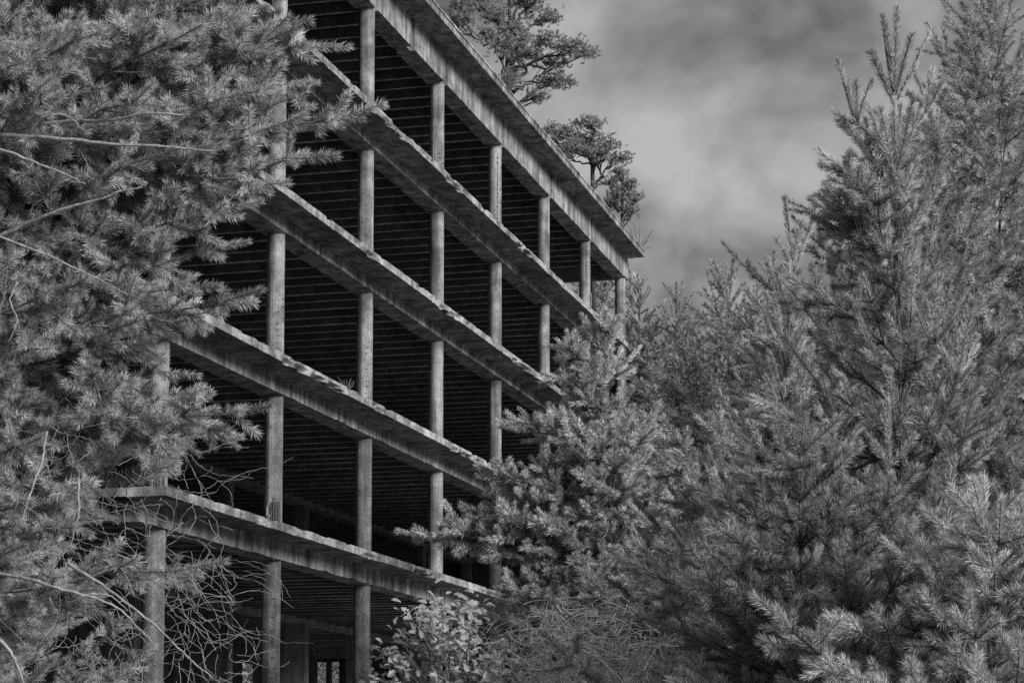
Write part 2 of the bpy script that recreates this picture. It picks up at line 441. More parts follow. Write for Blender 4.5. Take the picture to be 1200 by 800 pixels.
# ------------------------------------------------------------------ pines
class Tree:
    def __init__(s, seed, seg, ratio, nlat, trop, needle_age=3, maxlev=3, ang=(40, 72), jit=.07, rtip=.0032, rpow=1.05):
        s.R = random.Random(seed); s.seg = seg; s.ratio = ratio; s.nlat = nlat; s.trop = trop
        s.na = needle_age; s.maxlev = maxlev; s.ang = ang; s.jit = jit; s.rtip = rtip; s.rpow = rpow
        s.trunk = []; s.limbs = []; s.shoots = []; s.cap = 99; s.bonus = 0; s.last = (1.15, 1.15, 1.15, 1.15)
    def rad(s, age, lev): return s.rtip * (1 + age * .55) ** s.rpow
    def laterals(s, p, d, a, lev, n, spread=None):
        R = s.R
        if lev >= s.maxlev or a < 1: return
        if lev == 0:
            az0 = R.uniform(0, 6.28); u = nrm(np.cross(d, [1, 0, 0.01])); w = np.cross(d, u)
        for q in range(n):
            na = a * s.ratio[lev] * R.uniform(.65, 1.1) + (s.bonus if lev and a > 1 else 0)
            na = int(na) + (1 if R.random() < na - int(na) else 0)
            if na < 1: na = 1
            if lev == 0: na = min(na, s.cap)
            if lev == 0:
                az = az0 + 6.283 * q / n + R.uniform(-.35, .35)
                perp = u * math.cos(az) + w * math.sin(az)
                t = min(1, a / 9.0); an = math.radians(s.ang[0] + (s.ang[1] - s.ang[0]) * t + R.uniform(-8, 8))
            else:
                side = nrm(np.cross(d, [0, 0, 1.0]) + 1e-6); v = np.cross(side, d)
                az = (0 if q % 2 == 0 else math.pi) + R.gauss(0, .6)
                perp = side * math.cos(az) + v * math.sin(az) * .9
                an = math.radians(R.uniform(36, 62))
            s.axis(p, nrm(d * math.cos(an) + perp * math.sin(an)), na, lev + 1)
    def axis(s, p, d, n, lev, L0=None, target=None):
        R = s.R; pts = [p]; rads = [s.rad(n, lev)]
        path = target
        for i in range(n):
            age = n - 1 - i
            if path is not None:
                p1 = path[i + 1] + np.array([R.gauss(0, 1) for _ in range(3)]) * .02; d = nrm(p1 - p)
            else:
                L = (L0 or s.seg[min(lev, len(s.seg) - 1)]) * R.uniform(.75, 1.2) * (1.0 if lev == 0 else (s.last[lev] if age == 0 else 1))
                jj = s.jit * (.25 if lev == 0 else 1)
                d = nrm(d + np.array([0, 0, s.trop[lev]]) + jj * np.array([R.gauss(0, 1), R.gauss(0, 1), R.gauss(0, 1)]))
                p1 = p + d * L
            if age < s.na: s.shoots.append((p, p1, age, lev))
            p = p1; pts.append(p); rads.append(s.rad(age, lev) if age else s.rtip)
            nl = s.nlat[lev] if lev < len(s.nlat) else 0
            k = int(nl) + (1 if R.random() < nl - int(nl) else 0)
            if age >= 1: s.laterals(p, d, age, lev, k)
        (s.trunk if lev == 0 else s.limbs).append((np.array(pts), rads, lev))

def bez(p0, p1, n, lift, rnd, wob=.05):
    p0 = np.array(p0, float); p1 = np.array(p1, float); m = (p0 + p1) / 2 + np.array([0, 0, lift]) + np.array([rnd.gauss(0, 1) for _ in range(3)]) * wob
    t = np.linspace(0, 1, n + 1)[:, None]
    return (1 - t) ** 2 * p0 + 2 * t * (1 - t) * m + t * t * p1

CLASSES = (.09, .14, .21, .32, .50)
_sprays = {}
def spray(L, age, dens, nl, nw, tilt, seed, bend):
    """one shoot of length L along +Z clothed in needles; returns an object that is never linked to the scene"""
    g = np.random.default_rng(seed); n = max(12, int(dens * L * (1 - .3 * age) + dens * .02))
    t = g.random(n) ** .8; t[: max(4, n // 8)] = g.uniform(.93, 1.0, max(4, n // 8))
    az = g.uniform(0, 6.283, n); th = np.radians(g.uniform(tilt[0], tilt[1], n) + 12 * age - 22 * np.clip((t - .88) / .12, 0, 1))
    rad = np.stack([np.cos(az), np.sin(az), 0 * az], 1); ax = np.array([0, 0, 1.0])
    d0 = ax * np.cos(th)[:, None] + rad * np.sin(th)[:, None]
    th2 = th - np.radians(g.uniform(-6, 26, n)) ; d1 = ax * np.cos(th2)[:, None] + rad * np.sin(th2)[:, None]
    ln = nl * g.uniform(.62, 1.08, n); base = ax * (t * L)[:, None]
    wd = np.cross(d0, g.normal(size=(n, 3))); wd /= np.linalg.norm(wd, axis=1)[:, None]; wd *= nw / 2
    if bend:
        mid = base + d0 * (ln * .55)[:, None]; tip = mid + d1 * (ln * .45)[:, None]
        V = np.stack([base - wd * .8, base + wd * .8, mid - wd, mid + wd, tip], 1); k = 5
        F = [f for i in range(n) for f in ((5 * i, 5 * i + 1, 5 * i + 3, 5 * i + 2), (5 * i + 2, 5 * i + 3, 5 * i + 4))]
    else:
        V = np.stack([base - wd, base + wd, base + d0 * ln[:, None]], 1); k = 3
        F = [(3 * i, 3 * i + 1, 3 * i + 2) for i in range(n)]
    me = bpy.data.meshes.new('needle_spray'); me.from_pydata(V.reshape(-1, 3).tolist(), [], F); me.update()
    ti = g.uniform(.72, 1.28, n); ta = me.attributes.new('tint', 'FLOAT', 'POINT'); ta.data.foreach_set('value', np.repeat(ti, k).astype(np.float32))
    return bpy.data.objects.new('needle_spray', me)
def crown_nodes(objs):
    ng = bpy.data.node_groups.new('needle_crown', 'GeometryNodeTree')
    ng.interface.new_socket('Geometry', in_out='INPUT', socket_type='NodeSocketGeometry'); ng.interface.new_socket('Geometry', in_out='OUTPUT', socket_type='NodeSocketGeometry')
    gi = ng.nodes.new('NodeGroupInput'); go = ng.nodes.new('NodeGroupOutput'); L = ng.links.new
    def named(nm, ty):
        n = ng.nodes.new('GeometryNodeInputNamedAttribute'); n.data_type = ty; n.inputs['Name'].default_value = nm; return n.outputs['Attribute']
    idx = named('spray', 'INT'); e2r = ng.nodes.new('FunctionNodeEulerToRotation'); L(named('rot', 'FLOAT_VECTOR'), e2r.inputs[0]); scl = named('scl', 'FLOAT_VECTOR')
    jn = ng.nodes.new('GeometryNodeJoinGeometry')
    for i, o in enumerate(objs):
        oi = ng.nodes.new('GeometryNodeObjectInfo'); oi.inputs['Object'].default_value = o; oi.inputs['As Instance'].default_value = False
        cmp_ = ng.nodes.new('FunctionNodeCompare'); cmp_.data_type = 'INT'; cmp_.operation = 'EQUAL'; cmp_.inputs[3].default_value = i; L(idx, cmp_.inputs[2])
        ip = ng.nodes.new('GeometryNodeInstanceOnPoints'); L(gi.outputs[0], ip.inputs['Points']); L(cmp_.outputs[0], ip.inputs['Selection']); L(oi.outputs['Geometry'], ip.inputs['Instance'])
        L(e2r.outputs[0], ip.inputs['Rotation']); L(scl, ip.inputs['Scale']); L(ip.outputs[0], jn.inputs[0])
    L(jn.outputs[0], go.inputs[0])
    return ng
def needles(name, shoots, dens, nl, nw, seed, mat, tilt=(36, 66), tintb=1.0, ymax=960, bend=True):
    g = np.random.default_rng(seed)
    P0 = np.array([s[0] for s in shoots]); P1 = np.array([s[1] for s in shoots]); A = np.array([s[2] for s in shoots], float)
    k = in_view((P0 + P1) / 2) & (proj((P0 + P1) / 2)[1] < ymax); P0, P1, A = P0[k], P1[k], A[k]
    D = P1 - P0; Ls = np.linalg.norm(D, axis=1); D = D / (Ls[:, None] + 1e-9)
    key = (dens, nl, nw, tilt, mat.name, bend)
    if key not in _sprays:
        objs = []
        for c, Lc in enumerate(CLASSES):
            for age in (0, 1):
                for v in range(2):
                    o = spray(Lc, age, dens, nl, nw, tilt, 1000 + c * 10 + age * 5 + v, bend); o.data.materials.append(mat); objs.append(o)
        _sprays[key] = crown_nodes(objs)
    ci = np.argmin(np.abs(np.log(np.array(CLASSES)[None, :] / Ls[:, None])), axis=1)
    n = len(Ls); idx = ci * 4 + np.minimum(A, 1).astype(int) * 2 + g.integers(0, 2, n)
    sz = Ls / np.array(CLASSES)[ci]; sx = g.uniform(.66, 1.24, n)
    yaw = np.arctan2(D[:, 1], D[:, 0]); pit = np.arccos(np.clip(D[:, 2], -1, 1))
    # rotate +Z onto D: roll about Z first, then tilt about Y, then turn about Z -> compose to an XYZ euler
    roll = g.uniform(0, 6.283, n); cr, sr, cp, sp, cy_, sy_ = np.cos(roll), np.sin(roll), np.cos(pit), np.sin(pit), np.cos(yaw), np.sin(yaw)
    R00 = cy_ * cp * cr - sy_ * sr; R10 = sy_ * cp * cr + cy_ * sr; R20 = -sp * cr; R21 = sp * sr; R22 = cp
    ey = np.arcsin(np.clip(-R20, -1, 1)); ex = np.arctan2(R21, R22); ez = np.arctan2(R10, R00)
    me = bpy.data.meshes.new(name); me.vertices.add(n); me.vertices.foreach_set('co', P0.astype(np.float32).ravel())
    def put(nm, ty, fld, arr): me.attributes.new(nm, ty, 'POINT').data.foreach_set(fld, np.ascontiguousarray(arr).ravel())
    put('spray', 'INT', 'value', idx.astype(np.int32)); put('rot', 'FLOAT_VECTOR', 'vector', np.stack([ex, ey, ez], 1).astype(np.float32))
    put('scl', 'FLOAT_VECTOR', 'vector', np.stack([sx, sx, sz], 1).astype(np.float32))
    put('shoot_tint', 'FLOAT', 'value', (g.uniform(.6, 1.3, n) * (1.42 - .80 * A) * tintb).astype(np.float32))  # new shoots paler, older ones darkened further as painted shade inside the crown
    me.update(); return me, _sprays[key], n
TOTAL = [0]
def finish(T, name, label, base, cat, dens, nl, nw, seed, mat_n, mat_b, group=None, minr=0.0, tilt=(32, 62), tint=1.0, droop=0.0, dead=(), ymax=960, bend=True):
    e = empty(name, base); tag(e, label, cat, group)
    tr = [(p, r) for p, r, l in T.trunk]
    if tr: under(link('trunk', tubes_mesh('trunk', tr), mat_b), e)
    li = [(p, r) for p, r, l in T.limbs if in_view(np.array(p)).any() and max(r) > minr]
    if li: tag(under(link('limbs', tubes_mesh('limbs', li), mat_b), e), kind='stuff')
    if len(dead): tag(under(link('dead_twigs', tubes_mesh('dead_twigs', dead), M_TWIG), e), kind='stuff')
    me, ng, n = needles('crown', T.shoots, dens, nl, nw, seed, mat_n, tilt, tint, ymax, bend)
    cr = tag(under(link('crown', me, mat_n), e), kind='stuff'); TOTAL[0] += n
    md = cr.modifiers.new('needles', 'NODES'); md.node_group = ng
    print('PINE', name, 'shoots', len(T.shoots), 'needles', n)
    return e

def auto_pine(name, label, x, ytop, d, age, dens, nl, nw, seed, seg, ratio=(.75, .62, .5), nlat=(5, 2, 1.4, 0), trop=(.0, .05, .07, .1), na=3, ang=(38, 70), mat=None, tint=1.0, lean=(0, 0), maxlev=3, rtip=.0032, group='pines', cull_low=0, minr=0.0, tilt=(32, 62), cap=99, last=(1, 1.2, 1.15, 1.1), extra=(), ymax=960, bonus=.2, candles=()):
    top = at(x, ytop, d); bz = ground_z(top[0], top[1]); H = top[2] - bz
    T = Tree(seed, seg, ratio, nlat, trop, na, maxlev, ang, rtip=rtip); T.cap = cap; T.last = last; T.bonus = bonus
    base = np.array([top[0] - lean[0], top[1] - lean[1], bz - .1])
    # the lower clear stem, then 'age' whorls of growth that get longer towards the top
    R = T.R; hs = np.array([seg[0] * (1 if i > 2 else .8) for i in range(age)])
    hs = hs * 1.0; crownH = hs.sum(); clear = H - crownH
    p = base; pts = [p]; rads = [T.rad(age + 4, 0)]
    dirn = nrm(top - base)
    if clear > .1:
        p = base + dirn * clear; pts.append(p); rads.append(T.rad(age, 0) * 1.0)
    else: hs *= H / crownH
    for i in range(age):
        a = age - 1 - i
        p1 = p + dirn * hs[i] + np.array([R.gauss(0, .015), R.gauss(0, .015), 0]) * (1 if a else 0)
        if a < na: T.shoots.append((p, p1, a, 0))
        p = p1; pts.append(p); rads.append(T.rad(a, 0) if a else rtip)
        if a >= 1:
            nl_ = int(nlat[0]) + (1 if R.random() < nlat[0] % 1 else 0)
            x_, y_, z_ = proj(p)
            if y_ < 1100: T.laterals(p, nrm(dirn), a, 0, nl_)
    for (ex, ey, ed, en, lift) in extra:
        tip = at(ex, ey, ed); z0 = tip[2] - lift
        st = base + dirn * (z0 - base[2]) / dirn[2]
        T.axis(st, None, en, 1, target=bez(st, tip, en, .12, R, .05))
    for (x0, y0, x1, y1, dd) in candles:                   # long upright shoots of the year
        a_, b_ = at(x0, y0, d), at(x1, y1, d + dd); T.limbs.append((bez(a_, b_, 4, 0, R, .01), [.008, .007, .006, .005, .004], 1))
        m_ = (a_ + b_) / 2 + np.array([R.gauss(0, .008) for _ in range(3)]); T.shoots += [(a_, m_, 0, 1), (m_, b_, 0, 1)]
    T.trunk.append((np.array(pts), rads, 0))
    return finish(T, name, label, (base[0], base[1], bz), 'pine tree', dens, nl, nw, seed, mat or M_NEED, M_BARKD, group, minr, tilt, tint, ymax=ymax, bend=d < 25)

# --- right: young upright pine with long candles
G1 = 'young pines in front of the building'
TL = (36, 66)
auto_pine('pine_tree', 'young upright pine whose tall candle tips stand against the grey clouds', 1048, 105, 14.5, 10, 1000, .060, .0030, 11,
          seg=[.52, .26, .15, .11], ratio=(.85, .74, .66), bonus=0, nlat=(7, 3.1, 2.4, 0), ang=(15, 64), trop=(0, .10, .10, .12), na=2, tint=.75, group=G1, cap=6, last=(1, 1.9, 1.5, 1.3), tilt=(32, 60),
          candles=((1048, 108, 1051, 10, 0), (1047, 112, 1034, 20, .05), (1050, 112, 1068, 42, -.05), (1051, 118, 1088, 40, .1), (1046, 118, 1021, 62, .1), (1002, 142, 982, 72, .05), (1002, 145, 1003, 96, -.1), (1003, 147, 1020, 98, .1), (1000, 146, 977, 130, 0), (1048, 190, 1002, 142, 0), (1050, 185, 1085, 130, .1), (1085, 132, 1092, 85, .1), (1085, 132, 1105, 95, 0)),
          extra=((975, 190, 14.2, 5, .6), (968, 250, 14.6, 6, .6), (990, 150, 14.9, 5, .7), (1000, 210, 14.1, 6, .6), (930, 330, 14.2, 5, .5), (880, 470, 14.0, 6, .4)))
auto_pine('pine_tree', 'slender young pine with a single pointed tip left of the tall candle pine', 928, 300, 16.5, 10, 950, .060, .0034, 12,
          seg=[.42, .24, .15, .11], ratio=(.85, .72, .66), bonus=0, nlat=(7.5, 3.0, 2.3, 0), ang=(16, 64), trop=(0, .10, .1, .12), na=2, tint=.82, group=G1, cap=6, last=(1, 1.6, 1.4, 1.2), tilt=(32, 60), candles=((928, 303, 920, 234, 0), (929, 305, 938, 262, .05), (930, 318, 948, 270, .1), (927, 315, 910, 280, 0), (948, 272, 955, 240, .1)))
auto_pine('pine_tree', 'low bushy pine filling the lower corner beneath the tall candle pine', 950, 460, 13.0, 11, 1000, .066, .0030, 13,
          seg=[.28, .24, .15, .11], ratio=(.92, .76, .66), nlat=(7, 3.0, 2.2, 0), ang=(40, 80), trop=(0, .03, .05, .1), na=2, tint=.55, group=G1, cap=8, last=(1, 1.2, 1.2, 1.2), tilt=TL)  # low tint puts the deep shade of this corner into the needles
auto_pine('pine_tree', 'bushy pine with pale sprays at the lower right edge', 1150, 540, 11.5, 10, 1000, .066, .0028, 14,
          seg=[.25, .23, .15, .11], ratio=(.95, .76, .66), nlat=(7, 3.0, 2.2, 0), ang=(42, 80), trop=(0, .03, .05, .1), na=2, tint=.9, group=G1, cap=8, last=(1, 1.2, 1.2, 1.2), tilt=TL)
# --- centre pine before the far half of the facade
auto_pine('pine_tree', 'bushy pine that hides the far half of the facade below its roof', 700, 362, 22, 13, 800, .070, .0046, 15,
          seg=[.38, .22, .15, .11], ratio=(.92, .74, .66), bonus=.5, nlat=(7.5, 3.0, 2.2, 0), ang=(22, 66), trop=(0, .06, .08, .1), na=2, tint=.9, group=G1, cap=5, last=(1, 1.5, 1.35, 1.25), tilt=TL,
          extra=((470, 628, 21.6, 8, .1), (512, 612, 21.7, 7, .15), (530, 640, 21.6, 7, .05), (560, 560, 21.6, 6, .25), (588, 495, 21.8, 5, .3), (642, 440, 21.8, 4, .35), (655, 400, 22, 3, .4), (722, 378, 22, 3, .4), (590, 690, 21.5, 6, .1), (575, 755, 21.5, 6, 0)))
auto_pine('pine_tree', 'rounded pine standing between the facade pine and the candle pine', 830, 465, 19, 12, 850, .070, .0040, 16,
          seg=[.30, .23, .16, .12], ratio=(.92, .74, .64), nlat=(7, 2.9, 2.1, 0), ang=(28, 76), trop=(0, .05, .07, .1), na=2, tint=.75, group=G1, cap=7, last=(1, 1.3, 1.25, 1.2), tilt=TL)
# --- pines behind
BK = [('tall dense pine rising behind the candle pine at the right edge', 1160, -70, 29, 22, 21),
      ('dense pine between the candle pine and the tall pine at the right edge', 1100, 120, 25, 16, 29),
      ('pointed pine with a broad tip below the gap of open sky', 850, 303, 42, 18, 22), ('pine with a forked tip beside the slender young pine', 905, 300, 40, 17, 25),
      ('pine behind the candle pine, half hidden', 990, 235, 34, 18, 26), ('pine tucked between the forked pine and the pointed pine', 878, 330, 52, 17, 27),
      ('pine just beyond the end of the building roof', 748, 318, 86, 22, 23), ('small topped pine in the dip of the tree line', 792, 334, 84, 22, 24), ('pine seen through the open top storey', 700, 272, 94, 24, 28),
      ('broad pine low in the dip behind the birch', 815, 372, 60, 18, 30)]
for lab, x, y, d, age, sd_ in BK:
    w = .0085 * d / 29; fs = 1.55 if d > 70 else 1.0
    auto_pine('pine_tree', lab, x, y, d, age, 420 if d < 35 else 330 if d < 70 else 200, .10 if d < 70 else .13, w, sd_, seg=[.46 * fs, .38 * fs, .25 * fs, .17 * fs], ratio=(.74, .62, .58), nlat=(7, 2.5, 1.8, 0),
              ang=(26, 76), trop=(0, .06, .08, .1), na=2, mat=M_NEEDF, tint=.85, group='pines behind', minr=.006, last=(1, 1.4, 1.3, 1.2), tilt=(36, 68), ymax=640)

# --- left: near pine, trunk just outside the frame
def left_pine():
    T = Tree(41, [.4, .28, .145, .095], (.78, .74, .68), (4, 3.3, 2.7, 0), (0, .03, .06, .10), 2, 3, jit=.11, rtip=.003); T.last = (1, 1.1, 1.15, 1.15); T.bonus = .55
    R = T.R; d0 = 12.6
    tb = at(-150, 800, d0); gz = ground_z(tb[0], tb[1]); base = np.array([tb[0], tb[1], gz - .1]); H = 9.5
    T.trunk.append((np.array([base, base + [0.02, 0.03, 3], base + [.06, 0, 6], base + [0, .05, H]]), [.17, .14, .10, .03], 0))
    tips = [  # image point and depth of the branch tip, lift, age
        (448, 128, 12.2, .35, 10), (395, 60, 12.6, .5, 10), (360, 20, 12.9, .5, 9), (330, -40, 12.4, .5, 9), (395, 178, 12.0, .25, 9), (340, 215, 12.6, .2, 9),
        (285, 285, 12.2, .15, 8), (306, 345, 11.6, .15, 9), (255, 330, 12.8, .1, 8), (318, 478, 11.6, .1, 9), (275, 505, 12.4, .1, 8), 
        (210, 545, 11.9, .05, 8), (60, 775, 10.2, .1, 6), (110, 560, 11.0, .1, 7), (120, 700, 12.2, .0, 6),
        (180, 100, 11.2, .4, 9), (240, 30, 11.6, .5, 9), (120, 30, 11.3, .5, 9), (60, 90, 11.0, .4, 8), (200, 180, 11.4, .25, 8), (90, 250, 13.6, .2, 8),
        (130, 330, 11.3, .15, 8), (60, 400, 11.2, .15, 8), (50, 520, 11.6, .1, 7), (20, 300, 12.0, .2, 7),
        (300, 110, 11.8, .35, 9), (320, 165, 12.9, .3, 9), (20, 640, 11.4, 0, 7), (20, 20, 13.4, .4, 8), (150, -30, 12.6, .5, 9), (270, -20, 13.2, .5, 9),
        (90, 470, 13.0, .1, 8), (0, 180, 13.5, .1, 7), (230, 130, 13.4, .3, 9),
        (375, 95, 12.4, .4, 9), (350, 140, 12.1, .3, 9), (330, 60, 12.0, .4, 9), (290, 70, 12.3, .4, 9), (310, 10, 12.6, .5, 9), (375, 150, 12.5, .3, 9), (300, 200, 12.2, .2, 9), (260, 170, 12.0, .25, 8),
        (250, 480, 12.0, .1, 8), (215, 500, 12.6, .1, 8), (262, 655, 11.6, 0, 6), (232, 440, 12.7, .1, 8), (205, 395, 12.2, .15, 8), (60, 690, 12.0, 0, 6), (70, 740, 13.0, 0, 6),
        (350, 40, 12.2, .5, 9), (335, 110, 12.8, .4, 9), (320, 140, 12.4, .3, 9), (300, 40, 13.2, .4, 9), (345, 185, 12.3, .2, 8), (310, 235, 12.0, .2, 8), (180, 30, 12.2, .5, 9), (90, 60, 12.8, .4, 8), (40, 450, 12.6, .1, 7), (30, 560, 12.6, .1, 7), (110, 620, 12.0, .0, 7)]
    for (x, y, d, lift, n) in tips:
        tip = at(x, y, d); z0 = tip[2] - R.uniform(.0, .35) - lift * .4
        st = np.array([base[0], base[1], z0]) + np.array([R.uniform(-.05, .05), R.uniform(-.05, .05), 0])
        T.axis(st, None, n, 1, target=bez(st, tip, n, lift * .5 - .05, R, .12))
    # long bare hanging twigs and grey dead limbs
    dead = []
    def dp(pts, r0): 
        P = np.array([at(*p) for p in pts]); t = np.linspace(0, 1, len(P)); tt = np.linspace(0, 1, len(P) * 5)
        Q = np.stack([np.interp(tt, t, P[:, i]) for i in range(3)], 1)
        for _ in range(3): Q[1:-1] = (Q[:-2] + 2 * Q[1:-1] + Q[2:]) / 4
        Q[1:-1] += np.array([[R.gauss(0, .0022) for _ in range(3)] for _ in range(len(Q) - 2)])
        r0 *= .8; dead.append((Q, list(np.linspace(r0, max(.0015, r0 * .3), len(Q)))))
    dp([(-60, 170, 11.9), (0, 157, 11.7), (40, 146, 11.6), (90, 141, 11.5), (125, 143, 11.4), (170, 132, 11.3), (215, 135, 11.3)], .022)
    dp([(-60, 160, 11.6), (0, 158, 11.5), (60, 162, 11.4), (120, 168, 11.35), (185, 171, 11.3), (250, 177, 11.3)], .020)
    dp([(-30, 165, 11.3), (0, 175, 11.2), (40, 190, 11.2), (80, 205, 11.2), (100, 216, 11.2)], .013)
    dp([(45, 146, 11.4), (55, 136, 11.3), (72, 133, 11.3), (86, 140, 11.3), (96, 152, 11.25), (108, 158, 11.2)], .009)
    dp([(-20, 285, 11.6), (30, 262, 11.5), (75, 243, 11.4), (110, 236, 11.35), (140, 224, 11.3), (166, 219, 11.3)], .017)
    dp([(-20, 270, 11.2), (60, 300, 11.2), (120, 330, 11.2), (150, 345, 11.3)], .009)
    dp([(55, 505, 11.0), (50, 540, 11.0), (42, 560, 10.95), (33, 585, 10.9), (26, 605, 10.9), (32, 622, 10.9)], .011)
    dp([(92, 560, 11.0), (93, 590, 11.0), (90, 615, 11.0), (82, 640, 11.0)], .010)
    dp([(20, 330, 11), (10, 350, 11), (22, 375, 11), (10, 400, 11)], .008)
    dp([(-20, 670, 11.5), (30, 676, 11.4), (70, 690, 11.3), (105, 698, 11.3), (140, 712, 11.3), (175, 748, 11.3), (185, 762, 11.3)], .014)
    dp([(80, 660, 11.6), (120, 685, 11.5), (150, 708, 11.4), (185, 735, 11.4), (215, 765, 11.3), (250, 795, 11.3)], .013)
    dp([(95, 698, 11.3), (112, 695, 11.3), (130, 697, 11.3), (150, 715, 11.3)], .009)
    dp([(-10, 740, 10.2), (15, 765, 10.2), (25, 790, 10.2), (30, 815, 10.2)], .013)
    dp([(120, 640, 11.9), (170, 665, 11.8), (225, 690, 11.8), (262, 700, 11.8)], .008)
    for q in range(230):
        x, y, d = R.uniform(-10, 250), R.uniform(480, 800), R.uniform(10.9, 12.8)
        if q % 3 == 0: x, y = R.uniform(100, 290), R.uniform(640, 800)
        pts = [(x, y, d)]; a = R.uniform(.0, 1.3)
        for _ in range(R.randint(3, 6)):
            a += R.gauss(0, .55); L = R.uniform(10, 26); x += L * math.cos(a); y += L * math.sin(a) * .9; d += R.gauss(0, .05); pts.append((x, y, d))
        dp(pts, R.uniform(.0014, .0030))
    return finish(T, 'pine_tree', 'large near pine whose branches reach in from the left across the facade', (base[0], base[1], gz), 'pine tree', 1050, .056, .0026, 41, M_NEED, M_BARK,
                  'pines in front', 0.0, (36, 70), .78, 0.12, dead)
left_pine()
auto_pine('pine_tree', 'shaded pine below the near branches at the lower left corner', 45, 560, 19, 12, 700, .07, .0045, 51, seg=[.34, .26, .18, .13], ratio=(.85, .65, .55), nlat=(6, 2.4, 1.6, 0), ang=(50, 84), tint=.8, group='young pines in front of the building')

# long side branch of the centre pine is its own axis system: kept with a small pine beside it
# --- tall old pines beyond the building
def old_pine(label, x, d, ytop, seed, clumps, lean, r0=.34):
    T = Tree(seed, [.8], (.7,), (3,), (0,), 2, 3); R = T.R; px = d / F
    b0 = at(x, 780, d); gz = ground_z(b0[0], b0[1]); base = np.array([b0[0], b0[1], gz - .1]); top = at(x + lean, ytop, d)
    n = 10; P = bez(base, top, n, 0, R, .5); T.trunk.append((P, list(np.linspace(r0, r0 * .35, n + 1)), 0))
    for (cx, cy, dd, rp, th) in clumps:
        c = at(cx, cy, d + dd); r = rp * px
        f = min(1, max(.4, (c[2] - R.uniform(.3, 1.5) - base[2]) / (top[2] - base[2]))); i = f * n; i0 = min(n - 1, int(i)); st = P[i0] + (P[i0 + 1] - P[i0]) * (i - i0)
        B = bez(st, c, 9, R.uniform(-.3, .3), R, .45); B[1:-1] += np.array([[R.gauss(0, .07) for _ in range(3)] for _ in range(8)])
        T.limbs.append((B, list(np.linspace(.075 if rp > 14 else .045, .02, 10)), 1))
        for q in range(int(6 + rp * .7)):
            a = R.uniform(0, 6.283); rr = r * math.sqrt(R.random()); e = c + np.array([rr * math.cos(a), rr * math.sin(a), R.gauss(.1, th) * r - .25 * (rr / r) ** 2 * r])
            j = R.randint(5, 9); b_ = bez(B[j], e, 5, R.uniform(-.1, .15), R, .12); T.limbs.append((b_, list(np.linspace(.018, .007, 6)), 2))
            for w in range(R.randint(6, 10)):
                o = b_[R.choice((4, 5, 5))] + np.array([R.gauss(0, .14), R.gauss(0, .14), R.gauss(0, .08)])
                v = nrm(np.array([R.gauss(0, .8), R.gauss(0, .8), R.uniform(-.1, 1.0)])); T.shoots.append((o, o + v * R.uniform(.10, .20), 0, 3))
    return finish(T, 'old_pine_tree', label, (base[0], base[1], gz), 'pine tree', 260, .095, .016, seed, M_NEEDF, M_BARKO, 'old pines beyond the building', 0, (30, 75), .62, bend=False)
old_pine('gnarled tall pine with bent limbs above the middle of the roof', 545, 82, 30, 61,
         [(672, 55, -1, 18, .25), (645, 48, 1, 20, .25), (655, 75, 0, 14, .2), (648, 94, 0, 16, .15), (628, 112, -1, 12, .15), (660, 98, 1, 10, .15), (615, 8, 1, 22, .35), (640, 22, 0, 18, .3), (600, 35, -1, 16, .3), (580, 15, 0, 18, .35),
          (540, 5, 0, 16, .3), (560, -15, 1, 22, .3), (630, -12, 0, 22, .3), (590, -25, 0, 24, .3), (620, 65, 1, 14, .3), (535, 25, 1, 12, .3), (600, 85, 0, 9, .2), (690, 62, 0, 8, .2), (604, 62, -2, 15, .3), (590, 55, -2, 12, .4), (598, 92, -2, 9, .3), (575, 42, -1, 12, .3), (612, 45, -2, 14, .3)], 55, .42)
old_pine('flat topped pine above the far end of the roof', 690, 88, 158, 62,
         [(690, 148, 0, 18, .3), (662, 158, 0, 18, .3), (648, 155, 1, 14, .3), (712, 168, 0, 16, .25), (728, 184, 0, 12, .25), (700, 180, -1, 16, .25), (672, 176, -1, 18, .25), (655, 178, 1, 14, .25), (685, 165, 1, 18, .3)], 4, .22)
old_pine('thin pine with sparse crown at the roof corner', 729, 86, 205, 63,
         [(727, 203, 0, 6, .4), (741, 214, 0, 5, .3), (714, 214, 0, 5, .3), (744, 232, 0, 5, .3), (714, 238, 0, 5, .3), (740, 248, 0, 4, .3), (732, 224, 1, 4, .3), (721, 226, 0, 4, .3)], 1, .14)

for lab, x, sd_ in (('pine beyond the ground storey opening next to the bare twigs', 298, 71), ('pine beyond the twin ground storey openings beside the oak sapling', 385, 72)):
    auto_pine('pine_tree', lab, x, 560, 100, 20, 120, .14, .035, sd_, seg=[.7, .5, .35, .25], ratio=(.7, .6, .5), nlat=(6, 2.2, 1.3, 0), ang=(40, 80), na=2, mat=M_NEEDF, tint=1.3, group='pines behind', minr=.02)
